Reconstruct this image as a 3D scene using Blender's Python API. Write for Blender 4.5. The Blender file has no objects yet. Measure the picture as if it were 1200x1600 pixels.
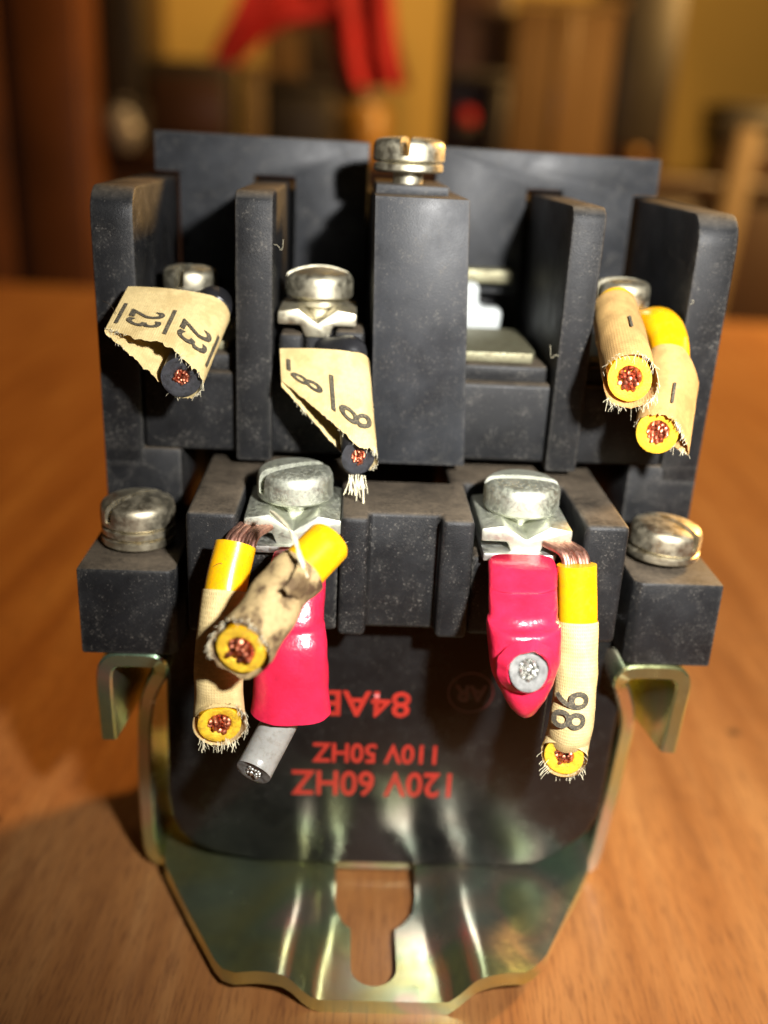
import bpy, bmesh, math, random
from mathutils import Vector as V, Matrix
from mathutils import noise as mnoise
from mathutils.geometry import delaunay_2d_cdt
random.seed(7)
MM = 0.001
scene = bpy.context.scene
COL = scene.collection

# ------------------------------------------------------------------ camera
cam = bpy.data.cameras.new('camera')
cam.sensor_fit = 'AUTO'; cam.sensor_width = 36.0; cam.lens = 33.95
cam.clip_start = 0.002; cam.clip_end = 20.0
cam_ob = bpy.data.objects.new('camera', cam); COL.objects.link(cam_ob)
cam_ob.matrix_world = Matrix(((0.99854, -0.0349, -0.04121, -6.5 * MM),
                              (-0.02597, 0.35865, -0.93311, -100 * MM),
                              (0.04735, 0.93282, 0.35722, 80 * MM), (0, 0, 0, 1)))
cam.dof.use_dof = True
cam.dof.focus_distance = 0.0905
cam.dof.aperture_fstop = 12.5
scene.camera = cam_ob

# ------------------------------------------------------------------ light
scene.view_settings.view_transform = 'Standard'
scene.view_settings.look = 'None'
scene.view_settings.exposure = 0.0
scene.view_settings.gamma = 1.0
world = bpy.data.worlds.new('World'); scene.world = world
world.use_nodes = True
bgn = world.node_tree.nodes['Background']
bgn.inputs['Color'].default_value = (1.0, 0.72, 0.42, 1)
bgn.inputs['Strength'].default_value = 0.025

def area(name, loc, target, sx, sy, power, color):
    l = bpy.data.lights.new(name, 'AREA'); l.shape = 'RECTANGLE'
    l.size = sx * MM; l.size_y = sy * MM; l.energy = power; l.color = color
    o = bpy.data.objects.new(name, l); COL.objects.link(o)
    o.location = V(loc) * MM
    o.rotation_euler = (V(target) - V(loc)).to_track_quat('-Z', 'Y').to_euler()
    return o
# the flash of the camera, right of and above the lens
fl_ = bpy.data.lights.new('camera_flash', 'SPOT'); fl_.energy = 2.0; fl_.color = (1.0, 0.98, 0.95)
fl_.spot_size = math.radians(94); fl_.spot_blend = 1.0; fl_.shadow_soft_size = 3.5 * MM
fo = bpy.data.objects.new('camera_flash', fl_); COL.objects.link(fo); fo.location = V((28, -104, 105)) * MM
fo.rotation_euler = (V((33, 0, 54)) - V((28, -104, 105))).to_track_quat('-Z', 'Y').to_euler()
# warm room light: unseen fill added right of the table, lamp near far wall
area('table_fill', (820, 620, 460), (-60, 330, 0), 140, 140, 25.0, (1.0, 0.56, 0.17))
area('room_lamp', (150, 1000, 950), (80, 1650, 100), 300, 300, 8.0, (1.0, 0.64, 0.24))

# ------------------------------------------------------------------ materials
def newmat(name):
    m = bpy.data.materials.new(name); m.use_nodes = True
    nt = m.node_tree; b = nt.nodes['Principled BSDF']
    return m, nt, b
def coords(nt, scale=(1000, 1000, 1000), kind='Object', rot=(0, 0, 0)):
    t = nt.nodes.new('ShaderNodeTexCoord'); mp = nt.nodes.new('ShaderNodeMapping')
    mp.inputs['Scale'].default_value = scale; mp.inputs['Rotation'].default_value = rot
    nt.links.new(t.outputs[kind], mp.inputs['Vector']); return mp.outputs['Vector']
def noise(nt, vec, scale, detail=4, rough=0.55, dist=0.0):
    n = nt.nodes.new('ShaderNodeTexNoise')
    n.inputs['Scale'].default_value = scale; n.inputs['Detail'].default_value = detail
    n.inputs['Roughness'].default_value = rough; n.inputs['Distortion'].default_value = dist
    nt.links.new(vec, n.inputs['Vector']); return n.outputs['Fac']
def ramp(nt, fac, stops):
    r = nt.nodes.new('ShaderNodeValToRGB'); e = r.color_ramp.elements
    while len(e) < len(stops): e.new(0.5)
    for i, (p, c) in enumerate(stops):
        e[i].position = p
        e[i].color = (c, c, c, 1) if not isinstance(c, tuple) else (*c, 1)
    nt.links.new(fac, r.inputs['Fac']); return r.outputs['Color']
def mix(nt, fac, a, b, mode='MIX'):
    n = nt.nodes.new('ShaderNodeMix'); n.data_type = 'RGBA'; n.blend_type = mode
    for sock, v in ((n.inputs[0], fac), (n.inputs[6], a), (n.inputs[7], b)):
        if isinstance(v, (int, float)): sock.default_value = v
        elif isinstance(v, tuple): sock.default_value = (*v, 1)
        else: nt.links.new(v, sock)
    return n.outputs[2]
def math_n(nt, op, a, b=0.0):
    n = nt.nodes.new('ShaderNodeMath'); n.operation = op
    for s, v in ((n.inputs[0], a), (n.inputs[1], b)):
        if isinstance(v, (int, float)): s.default_value = v
        else: nt.links.new(v, s)
    return n.outputs[0]
def bump(nt, b, height, strength=0.3, dist=0.0001):
    n = nt.nodes.new('ShaderNodeBump'); n.inputs['Strength'].default_value = strength
    n.inputs['Distance'].default_value = dist
    nt.links.new(height, n.inputs['Height']); nt.links.new(n.outputs['Normal'], b.inputs['Normal'])

def mat_plastic(name, base, rough, dust=1.0, grain=0.25, spec=0.5, edge=1.0):
    m, nt, b = newmat(name)
    v = coords(nt)
    big = noise(nt, v, 0.22, 5, 0.65); fine = noise(nt, v, 2.2, 4, 0.7); speck = noise(nt, v, 4.5, 3, 0.6); clump = noise(nt, v, 0.35, 4, 0.6, 1.0)
    g = nt.nodes.new('ShaderNodeNewGeometry'); sp = nt.nodes.new('ShaderNodeSeparateXYZ')
    nt.links.new(g.outputs['Normal'], sp.inputs[0])
    up = ramp(nt, sp.outputs['Z'], [(0.45, 0.0), (0.9, 1.0)])
    bv = nt.nodes.new('ShaderNodeBevel'); bv.samples = 4; bv.inputs['Radius'].default_value = 0.0009
    dt = nt.nodes.new('ShaderNodeVectorMath'); dt.operation = 'DOT_PRODUCT'
    nt.links.new(bv.outputs['Normal'], dt.inputs[0]); nt.links.new(g.outputs['Normal'], dt.inputs[1])
    edgem = ramp(nt, dt.outputs['Value'], [(0.80, 1.0), (0.97, 0.0)])
    tone = mix(nt, ramp(nt, big, [(0.35, 0.0), (0.7, 1.0)]), base, tuple(c * 1.7 for c in base))
    pat = ramp(nt, math_n(nt, 'ADD', math_n(nt, 'MULTIPLY', big, 0.6), math_n(nt, 'MULTIPLY', fine, 0.4)), [(0.35, 0.2), (0.62, 1.0)])
    fac_up = math_n(nt, 'MULTIPLY', math_n(nt, 'MULTIPLY', up, pat), 0.8 * dust)
    fac_ed = math_n(nt, 'MULTIPLY', math_n(nt, 'MULTIPLY', edgem, ramp(nt, fine, [(0.38, 0.05), (0.62, 1.0)])), 0.40 * edge)
    fac_sp = math_n(nt, 'MULTIPLY', ramp(nt, math_n(nt, 'ADD', speck, math_n(nt, 'MULTIPLY', clump, 0.5)), [(0.86, 0.0), (0.97, 1.0)]), 0.5 * dust)
    fac_film = math_n(nt, 'MULTIPLY', ramp(nt, math_n(nt, 'MULTIPLY', clump, math_n(nt, 'ADD', fine, 0.5)), [(0.48, 0.0), (0.75, 1.0)]), 0.07 * dust)
    fac = math_n(nt, 'MAXIMUM', math_n(nt, 'MAXIMUM', fac_up, fac_ed), math_n(nt, 'MAXIMUM', fac_sp, fac_film))
    dcol = mix(nt, up, (0.19, 0.175, 0.15), (0.16, 0.122, 0.08))
    col = mix(nt, fac, tone, dcol)
    nt.links.new(col, b.inputs['Base Color'])
    nt.links.new(math_n(nt, 'ADD', math_n(nt, 'MULTIPLY', fac, 0.4), ramp(nt, big, [(0.3, rough - 0.08), (0.7, rough + 0.12)])), b.inputs['Roughness'])
    b.inputs['Specular IOR Level'].default_value = spec
    bump(nt, b, math_n(nt, 'ADD', noise(nt, v, 7.0, 3), math_n(nt, 'MULTIPLY', big, 0.8)), grain, 0.00008)
    return m

def mat_metal(name, c1, c2, rough, grime=0.4, grimecol=(0.10, 0.09, 0.06), bumpk=0.25, scale=0.7):
    m, nt, b = newmat(name)
    v = coords(nt)
    n1 = noise(nt, v, scale, 5, 0.6); n2 = noise(nt, v, scale * 4, 4, 0.65)
    col = mix(nt, ramp(nt, n1, [(0.35, 0.0), (0.65, 1.0)]), c1, c2)
    gf = math_n(nt, 'MULTIPLY', ramp(nt, n2, [(0.48, 0.0), (0.68, 1.0)]), grime)
    nt.links.new(mix(nt, gf, col, grimecol), b.inputs['Base Color'])
    nt.links.new(math_n(nt, 'SUBTRACT', 1.0, math_n(nt, 'MULTIPLY', gf, 0.7)), b.inputs['Metallic'])
    nt.links.new(ramp(nt, n2, [(0.3, rough), (0.75, min(1, rough + 0.3))]), b.inputs['Roughness'])
    bump(nt, b, n2, bumpk, 0.00012)
    return m

def mat_simple(name, col, rough, var=0.2, scale=0.5, bumpk=0.0, spec=0.5, metallic=0.0, sss=0.0, dirt=0.0, dirtcol=(0.12, 0.09, 0.05)):
    m, nt, b = newmat(name)
    v = coords(nt)
    n1 = noise(nt, v, scale, 5)
    c = mix(nt, ramp(nt, n1, [(0.3, 0.0), (0.7, 1.0)]), tuple(x * (1 - var) for x in col), tuple(min(1, x * (1 + var)) for x in col))
    if dirt:
        n2 = noise(nt, v, scale * 3, 6, 0.7)
        c = mix(nt, math_n(nt, 'MULTIPLY', ramp(nt, n2, [(0.5, 0.0), (0.72, 1.0)]), dirt), c, dirtcol)
    nt.links.new(c, b.inputs['Base Color'])
    b.inputs['Roughness'].default_value = rough; b.inputs['Metallic'].default_value = metallic
    b.inputs['Specular IOR Level'].default_value = spec
    if sss:
        b.inputs['Subsurface Weight'].default_value = sss
        b.inputs['Subsurface Radius'].default_value = (0.0012, 0.0005, 0.0003)
        b.inputs['Subsurface Scale'].default_value = 1.0
    if bumpk: bump(nt, b, noise(nt, v, scale * 6, 4), bumpk, 0.0002)
    return m

def mat_cloth(name, col, stain, stain_k):
    m, nt, b = newmat(name)
    v = coords(nt)
    uv = coords(nt, (1, 1, 1), 'UV')
    n1 = noise(nt, v, 0.45, 5, 0.6); n2 = noise(nt, v, 2.4, 5, 0.7)
    c = mix(nt, ramp(nt, n2, [(0.3, 0.0), (0.75, 1.0)]), col, tuple(x * 0.72 for x in col))
    c = mix(nt, math_n(nt, 'MULTIPLY', ramp(nt, n1, [(0.44, 0.0), (0.60, 1.0)]), stain_k), c, stain)
    hs = []
    for rz in (0.0, math.pi / 2):
        w = nt.nodes.new('ShaderNodeTexWave'); w.inputs['Scale'].default_value = 1.6
        w.inputs['Distortion'].default_value = 1.2; w.inputs['Detail'].default_value = 2; w.inputs['Detail Scale'].default_value = 3
        mp = nt.nodes.new('ShaderNodeMapping'); mp.inputs['Rotation'].default_value = (0, 0, rz)
        nt.links.new(uv, mp.inputs['Vector']); nt.links.new(mp.outputs['Vector'], w.inputs['Vector']); hs.append(w.outputs['Fac'])
    weave = math_n(nt, 'ADD', math_n(nt, 'MAXIMUM', hs[0], hs[1]), math_n(nt, 'MULTIPLY', n2, 0.8))
    c = mix(nt, math_n(nt, 'MULTIPLY', ramp(nt, weave, [(0.55, 1.0), (1.2, 0.0)]), 0.25), c, tuple(x * 0.5 for x in col))
    nt.links.new(c, b.inputs['Base Color']); b.inputs['Roughness'].default_value = 0.8
    b.inputs['Specular IOR Level'].default_value = 0.25
    bump(nt, b, weave, 0.45, 0.00008)
    return m

M = {}
M['plastic'] = mat_plastic('black_moulded_plastic', (0.0078, 0.0080, 0.0085), 0.47, 0.8, 0.4, 0.25, 1.2)
M['plastic_clean'] = mat_plastic('grey_black_plastic', (0.0160, 0.0170, 0.0190), 0.46, 0.6, 0.2, 0.28, 0.9)
M['coil'] = mat_plastic('glossy_black_coil_resin', (0.006, 0.006, 0.006), 0.2, 0.2, 0.04, 0.5, 0.3)
M['steel'] = mat_metal('aged_zinc_screw', (0.62, 0.57, 0.42), (0.50, 0.47, 0.36), 0.36, 0.14, (0.20, 0.17, 0.11), 0.04, 0.3)
M['steel_dull'] = mat_metal('dull_zinc_screw', (0.60, 0.61, 0.52), (0.50, 0.52, 0.42), 0.44, 0.25, (0.34, 0.35, 0.26), 0.2, 0.6)
M['steel_dark'] = mat_metal('tarnished_nickel_screw', (0.58, 0.52, 0.38), (0.48, 0.43, 0.31), 0.33, 0.14, (0.12, 0.09, 0.06), 0.04, 0.25)
M['tin'] = mat_metal('tinned_terminal', (0.72, 0.72, 0.68), (0.6, 0.6, 0.55), 0.34, 0.2, (0.3, 0.3, 0.27))
M['copper'] = mat_metal('copper_strand', (0.74, 0.27, 0.15), (0.50, 0.17, 0.10), 0.30, 0.2, (0.16, 0.04, 0.02), 0.05, 0.5)
M['copper_dull'] = mat_metal('dull_copper_strand', (0.55, 0.30, 0.22), (0.40, 0.20, 0.15), 0.38, 0.25, (0.12, 0.06, 0.05), 0.1, 1.0)
M['red'] = mat_simple('red_vinyl_crimp_sleeve', (0.58, 0.018, 0.058), 0.25, 0.22, 0.4, 0.22, 0.5, 0, 0.25, 0.15, (0.38, 0.008, 0.02))
M['yellow'] = mat_simple('yellow_wire_insulation', (0.88, 0.44, 0.004), 0.26, 0.10, 0.5, 0.06, 0.5, 0, 0.2, 0.25)
M['yellow_cut'] = mat_simple('cut_yellow_insulation', (0.80, 0.48, 0.03), 0.55, 0.3, 0.9, 0.5, 0.3, 0, 0.2, 0.7, (0.22, 0.12, 0.03))
M['black_ins'] = mat_simple('black_wire_insulation', (0.016, 0.016, 0.018), 0.38, 0.2, 0.7, 0.1)
M['black_cut'] = mat_simple('cut_black_insulation', (0.022, 0.023, 0.028), 0.38, 0.7, 2.5, 0.7, 0.6)
M['grey_ins'] = mat_simple('grey_wire_insulation', (0.31, 0.305, 0.28), 0.3, 0.15, 0.6, 0.15, 0.5, 0, 0.1, 0.45)
M['grey_cut'] = mat_simple('cut_grey_insulation', (0.17, 0.17, 0.16), 0.5, 0.35, 1.4, 0.5)
M['cloth'] = mat_cloth('cream_cloth_marker', (0.78, 0.60, 0.28), (0.40, 0.27, 0.10), 0.45)
M['cloth_dirty'] = mat_cloth('grimy_cloth_marker', (0.52, 0.38, 0.18), (0.075, 0.040, 0.020), 1.0)
M['cloth_tan'] = mat_cloth('tan_cloth_marker', (0.58, 0.36, 0.13), (0.30, 0.17, 0.06), 0.5)
M['thread'] = mat_simple('frayed_cotton_thread', (0.72, 0.66, 0.46), 0.9, 0.2, 1.0)
M['hair'] = mat_simple('dark_lint_fibre', (0.05, 0.035, 0.02), 0.7, 0.2, 1.0)
M['ink'] = mat_simple('black_marker_ink', (0.055, 0.048, 0.035), 0.75, 0.3, 2.0, 0.0, 0.3, 0, 0, 0.75, (0.34, 0.27, 0.15))
M['print'] = mat_simple('red_print', (0.36, 0.020, 0.012), 0.45, 0.15, 0.8)
M['print_dark'] = mat_simple('dark_red_print', (0.07, 0.010, 0.009), 0.45, 0.15, 0.8)
M['white'] = mat_simple('off_white_contact_carrier', (0.50, 0.53, 0.52), 0.45, 0.08, 0.4)
M['brass'] = mat_metal('dull_terminal_plate', (0.30, 0.29, 0.19), (0.24, 0.22, 0.14), 0.5, 0.5)

# yellow chromate bracket: iridescent tints
m, nt, b = newmat('yellow_chromate_steel')
v = coords(nt)
n1 = noise(nt, v, 0.07, 2, 0.4, 0.5); n2 = noise(nt, v, 0.6, 6, 0.7)
col = ramp(nt, n1, [(0.30, (0.52, 0.62, 0.40)), (0.42, (0.66, 0.68, 0.30)), (0.50, (0.55, 0.66, 0.38)), (0.57, (0.74, 0.62, 0.46)), (0.64, (0.58, 0.62, 0.48)), (0.72, (0.46, 0.66, 0.44))])
nt.links.new(col, b.inputs['Base Color']); b.inputs['Metallic'].default_value = 0.95
nt.links.new(ramp(nt, n2, [(0.3, 0.18), (0.7, 0.28)]), b.inputs['Roughness'])
bump(nt, b, n2, 0.015, 0.0001)
M['chromate'] = m

# table wood
m, nt, b = newmat('varnished_wood')
v = coords(nt, (1000, 1000, 1000), 'Object', (0, 0, math.radians(3)))
st = nt.nodes.new('ShaderNodeMapping'); st.inputs['Scale'].default_value = (1.0, 0.07, 1.0); nt.links.new(v, st.inputs['Vector'])
g1 = noise(nt, st.outputs['Vector'], 0.16, 6, 0.6, 0.4); g2 = noise(nt, st.outputs['Vector'], 0.9, 5, 0.65, 0.2); g3 = noise(nt, v, 0.02, 3)
c = ramp(nt, g1, [(0.30, (0.19, 0.072, 0.021)), (0.48, (0.29, 0.125, 0.040)), (0.70, (0.39, 0.195, 0.070))])
c = mix(nt, math_n(nt, 'MULTIPLY', ramp(nt, g2, [(0.5, 0.0), (0.68, 1.0)]), 0.45), c, (0.13, 0.05, 0.02))
c = mix(nt, math_n(nt, 'MULTIPLY', ramp(nt, g3, [(0.4, 0.0), (0.62, 1.0)]), 0.4), c, (0.26, 0.10, 0.03))
g4 = noise(nt, st.outputs['Vector'], 3.2, 4, 0.7)
c = mix(nt, math_n(nt, 'MULTIPLY', ramp(nt, g4, [(0.50, 0.0), (0.64, 1.0)]), 0.65), c, (0.12, 0.045, 0.018))
vo = nt.nodes.new('ShaderNodeTexVoronoi'); vo.inputs['Scale'].default_value = 0.035; nt.links.new(v, vo.inputs['Vector'])
c = mix(nt, math_n(nt, 'MULTIPLY', ramp(nt, vo.outputs['Distance'], [(0.025, 1.0), (0.05, 0.0)]), 0.75), c, (0.035, 0.015, 0.008))
nt.links.new(c, b.inputs['Base Color']); nt.links.new(ramp(nt, g2, [(0.3, 0.30), (0.7, 0.42)]), b.inputs['Roughness'])
b.inputs['Specular IOR Level'].default_value = 0.45
bump(nt, b, g2, 0.12, 0.0001)
M['wood'] = m
M['dark_wood'] = mat_simple('dark_brown_wood', (0.036, 0.015, 0.008), 0.4, 0.3, 0.01)
M['red_wood'] = mat_simple('reddish_brown_wood', (0.095, 0.033, 0.011), 0.4, 0.35, 0.006)
M['wall'] = mat_simple('tan_wall_paint', (0.50, 0.34, 0.10), 0.8, 0.05, 0.004)
M['card'] = mat_simple('brown_cardboard', (0.115, 0.066, 0.028), 0.85, 0.12, 0.01)
M['tape'] = mat_simple('pale_packing_tape', (0.14, 0.085, 0.04), 0.3, 0.1, 0.01)
M['black_bg'] = mat_simple('black_plastic_shell', (0.018, 0.014, 0.012), 0.45, 0.3, 0.01)
M['red_fabric'] = mat_simple('red_fabric', (0.33, 0.006, 0.014), 0.85, 0.25, 0.02, 0.2)
M['beige'] = mat_simple('beige_painted_wood', (0.13, 0.088, 0.046), 0.6, 0.1, 0.01)
M['blue_glass'] = mat_simple('grey_blue_glaze', (0.16, 0.15, 0.17), 0.3, 0.2, 0.02)
M['amber'] = mat_simple('amber_plastic', (0.26, 0.13, 0.02), 0.4, 0.1, 0.02)

# ------------------------------------------------------------------ helpers
def tag(o, label, cat, group=None):
    o['label'] = label; o['category'] = cat
    if group: o['group'] = group
    return o
def empty(name, loc, label, cat, group=None):
    o = bpy.data.objects.new(name, None); COL.objects.link(o); o.location = V(loc) * MM
    o.empty_display_size = 0.005
    return tag(o, label, cat, group)
def wloc(o):
    p = V((0, 0, 0))
    while o: p += o.location; o = o.parent
    return p
def finish(name, bm, mat, parent=None, bevel=0.0, segs=2, ang=32, smooth=40, loc=None, kind=None):
    """vertices are world millimetres; the object sits at its parent's origin (or loc)"""
    bmesh.ops.remove_doubles(bm, verts=bm.verts, dist=1e-4)
    bmesh.ops.recalc_face_normals(bm, faces=bm.faces)
    if bevel:
        es = [e for e in bm.edges if len(e.link_faces) == 2 and e.calc_face_angle(0) > math.radians(ang)]
        bmesh.ops.bevel(bm, geom=es, offset=bevel, segments=segs, profile=0.5, affect='EDGES', clamp_overlap=True)
    me = bpy.data.meshes.new(name)
    off = (V(loc) * MM if loc is not None else (wloc(parent) if parent else V((0, 0, 0))))
    bm.transform(Matrix.Scale(MM, 4)); bm.transform(Matrix.Translation(-off))
    bm.to_mesh(me); bm.free()
    me.materials.append(mat)
    if smooth:
        me.polygons.foreach_set('use_smooth', [True] * len(me.polygons))
        me.set_sharp_from_angle(angle=math.radians(smooth))
    o = bpy.data.objects.new(name, me); COL.objects.link(o)
    if parent:
        o.parent = parent
        if loc is not None: o.location = off - wloc(parent)
    elif loc is not None: o.location = off
    if kind: o['kind'] = kind
    return o
def box(bm, x0, x1, y0, y1, z0, z1):
    vs = [bm.verts.new((x, y, z)) for z in (z0, z1) for x, y in ((x0, y0), (x1, y0), (x1, y1), (x0, y1))]
    for f in ((3, 2, 1, 0), (4, 5, 6, 7), (0, 1, 5, 4), (1, 2, 6, 5), (2, 3, 7, 6), (3, 0, 4, 7)):
        bm.faces.new([vs[i] for i in f])
    return vs
def hexa(bm, bottom, top):
    vs = [bm.verts.new(p) for p in list(bottom) + list(top)]
    n = len(bottom)
    bm.faces.new(vs[:n][::-1]); bm.faces.new(vs[n:])
    for i in range(n): bm.faces.new([vs[i], vs[(i + 1) % n], vs[n + (i + 1) % n], vs[n + i]])
def prism_xy(bm, poly, z0, z1): hexa(bm, [(x, y, z0) for x, y in poly], [(x, y, z1) for x, y in poly])
def prism_xz(bm, poly, y0, y1): hexa(bm, [(x, y0, z) for x, z in poly], [(x, y1, z) for x, z in poly])
def prism_yz(bm, poly, x0, x1): hexa(bm, [(x0, y, z) for y, z in poly], [(x1, y, z) for y, z in poly])
def lathe(bm, prof, c, segs=40, tilt=None):
    rings = []
    for r, z in prof:
        if r < 1e-6: rings.append([bm.verts.new((0, 0, z))])
        else: rings.append([bm.verts.new((r * math.cos(2 * math.pi * k / segs), r * math.sin(2 * math.pi * k / segs), z)) for k in range(segs)])
    for a, b_ in zip(rings, rings[1:]):
        for k in range(segs):
            q = [a[k % len(a)], a[(k + 1) % len(a)], b_[(k + 1) % len(b_)], b_[k % len(b_)]]
            u = []
            for x in q:
                if x not in u: u.append(x)
            if len(u) > 2: bm.faces.new(u)
    vs = [x for r in rings for x in r]
    if tilt: bmesh.ops.transform(bm, matrix=tilt, verts=vs)
    bmesh.ops.translate(bm, vec=V(c), verts=vs)
def smooth_path(pts, n):
    pts = [V(p) for p in pts]; out = []
    ext = [pts[0] * 2 - pts[1]] + pts + [pts[-1] * 2 - pts[-2]]
    for i in range(len(pts) - 1):
        p0, p1, p2, p3 = ext[i:i + 4]
        for k in range(n):
            t = k / n
            out.append(0.5 * ((2 * p1) + (p2 - p0) * t + (2 * p0 - 5 * p1 + 4 * p2 - p3) * t * t + (3 * p1 - p0 - 3 * p2 + p3) * t ** 3))
    out.append(pts[-1]); return out
def frames(path):
    t0 = (path[1] - path[0]).normalized()
    u = t0.orthogonal().normalized(); fr = []
    for i, p in enumerate(path):
        t = (path[min(i + 1, len(path) - 1)] - path[max(i - 1, 0)]).normalized()
        u = (u - t * u.dot(t)).normalized(); fr.append((p, t, u, t.cross(u)))
    return fr
def rings_to_mesh(bm, rings, cap0=True, cap1=True):
    R = [[bm.verts.new(p) for p in r] for r in rings]
    n = len(R[0])
    for a, b_ in zip(R, R[1:]):
        for k in range(n): bm.faces.new([a[k], a[(k + 1) % n], b_[(k + 1) % n], b_[k]])
    if cap0: bm.faces.new(R[0][::-1])
    if cap1: bm.faces.new(R[-1])
    return R
def tube(bm, path, r, segs=24, cap0=True, cap1=True, cut=None, rough=0.0):
    fr = frames(path); rings = []
    for i, (p, t, u, w) in enumerate(fr):
        rr = r[i] if isinstance(r, (list, tuple)) else r
        ring = []
        for k in range(segs):
            a = 2 * math.pi * k / segs
            o = (u * math.cos(a) + w * math.sin(a)) * rr
            if rough: o *= 1 + rough * mnoise.noise(p * 0.9 + o * 0.7)
            if cut is not None and i == len(fr) - 1:
                c_ = V(cut).normalized(); o = o - t * (o.dot(c_) / max(0.25, t.dot(c_)))
            ring.append(p + o)
        rings.append(ring)
    rings_to_mesh(bm, rings, cap0, cap1); return fr
def threads(bm, starts, r=0.045, lmin=0.6, lmax=1.6, droop=0.4):
    for p, d in starts:
        L = random.uniform(lmin, lmax); d = V(d).normalized()
        side = V((random.uniform(-1, 1), random.uniform(-1, 1), random.uniform(-1, 1))) * 0.5
        pts = [V(p) - d * 0.2, V(p) + d * L * 0.4 + side * L * 0.15, V(p) + d * L * 0.75 + side * L * 0.45 + V((0, 0, -droop * L * 0.3)), V(p) + d * L + side * L * random.uniform(0.3, 0.9) + V((0, 0, -droop * L))]
        tube(bm, smooth_path(pts, 3), r * random.uniform(0.6, 1.2), 5)

def wire_stub(root, path, r, ins, cutmat, cut, rc, cond, nstr=19, sink=0.12, round0=False, stick=0.25):
    """insulation with its cut face, and the bundle of strands in it"""
    path = smooth_path(path, 8)
    bm = bmesh.new()
    rad = [r * (1 + 0.015 * mnoise.noise(p * 0.4)) for p in path]
    if round0: rad[0] = r * 0.86; path[0] = path[0] + (path[1] - path[0]) * 0.55
    fr = tube(bm, path, rad, 32, True, False, cut)
    finish('insulation', bm, ins, root)
    p, t, u, w = fr[-1]; c_ = V(cut).normalized()
    def on_cut(o, d=0.0): return p + o - t * (o.dot(c_) / max(0.25, t.dot(c_))) + t * d
    bm = bmesh.new(); S = 40; R = []
    for q, d in ((1.0, 0.0), (0.93, 0.05), (0.8, 0.07), (0.6, 0.03), (rc / r * 1.22, 0.02), (rc / r * 1.05, -0.12), (rc / r * 1.0, -0.5)):
        R.append([on_cut((u * math.cos(6.28318 * k / S) + w * math.sin(6.28318 * k / S)) * r * q,
                         d + 0.06 * mnoise.noise(V((k * 0.5, q * 6, r)))) for k in range(S)])
    rings_to_mesh(bm, R, False, True)
    finish('cut_face', bm, cutmat, root, smooth=60)
    bm = bmesh.new(); rs = rc / 4.35
    spots = [(0, 0)] + [(2 * rs, a * math.pi / 3) for a in range(6)] + [(3.75 * rs, a * math.pi / 6 + 0.2) for a in range(12)]
    for q, a in spots[:nstr]:
        o = (u * math.cos(a) + w * math.sin(a)) * q * random.uniform(0.95, 1.12)
        e = on_cut(o, random.uniform(-0.5, 1.0) * stick)
        lean = (u * random.uniform(-1, 1) + w * random.uniform(-1, 1)) * 0.12
        tube(bm, [p + o - t * 1.5, e - t * 0.1, e + lean, e + lean * 1.2 + t * 0.03], [rs, rs, rs * 0.95, rs * 0.5], 8)
    finish('copper_strands', bm, cond, root, smooth=50)
    return fr

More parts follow.
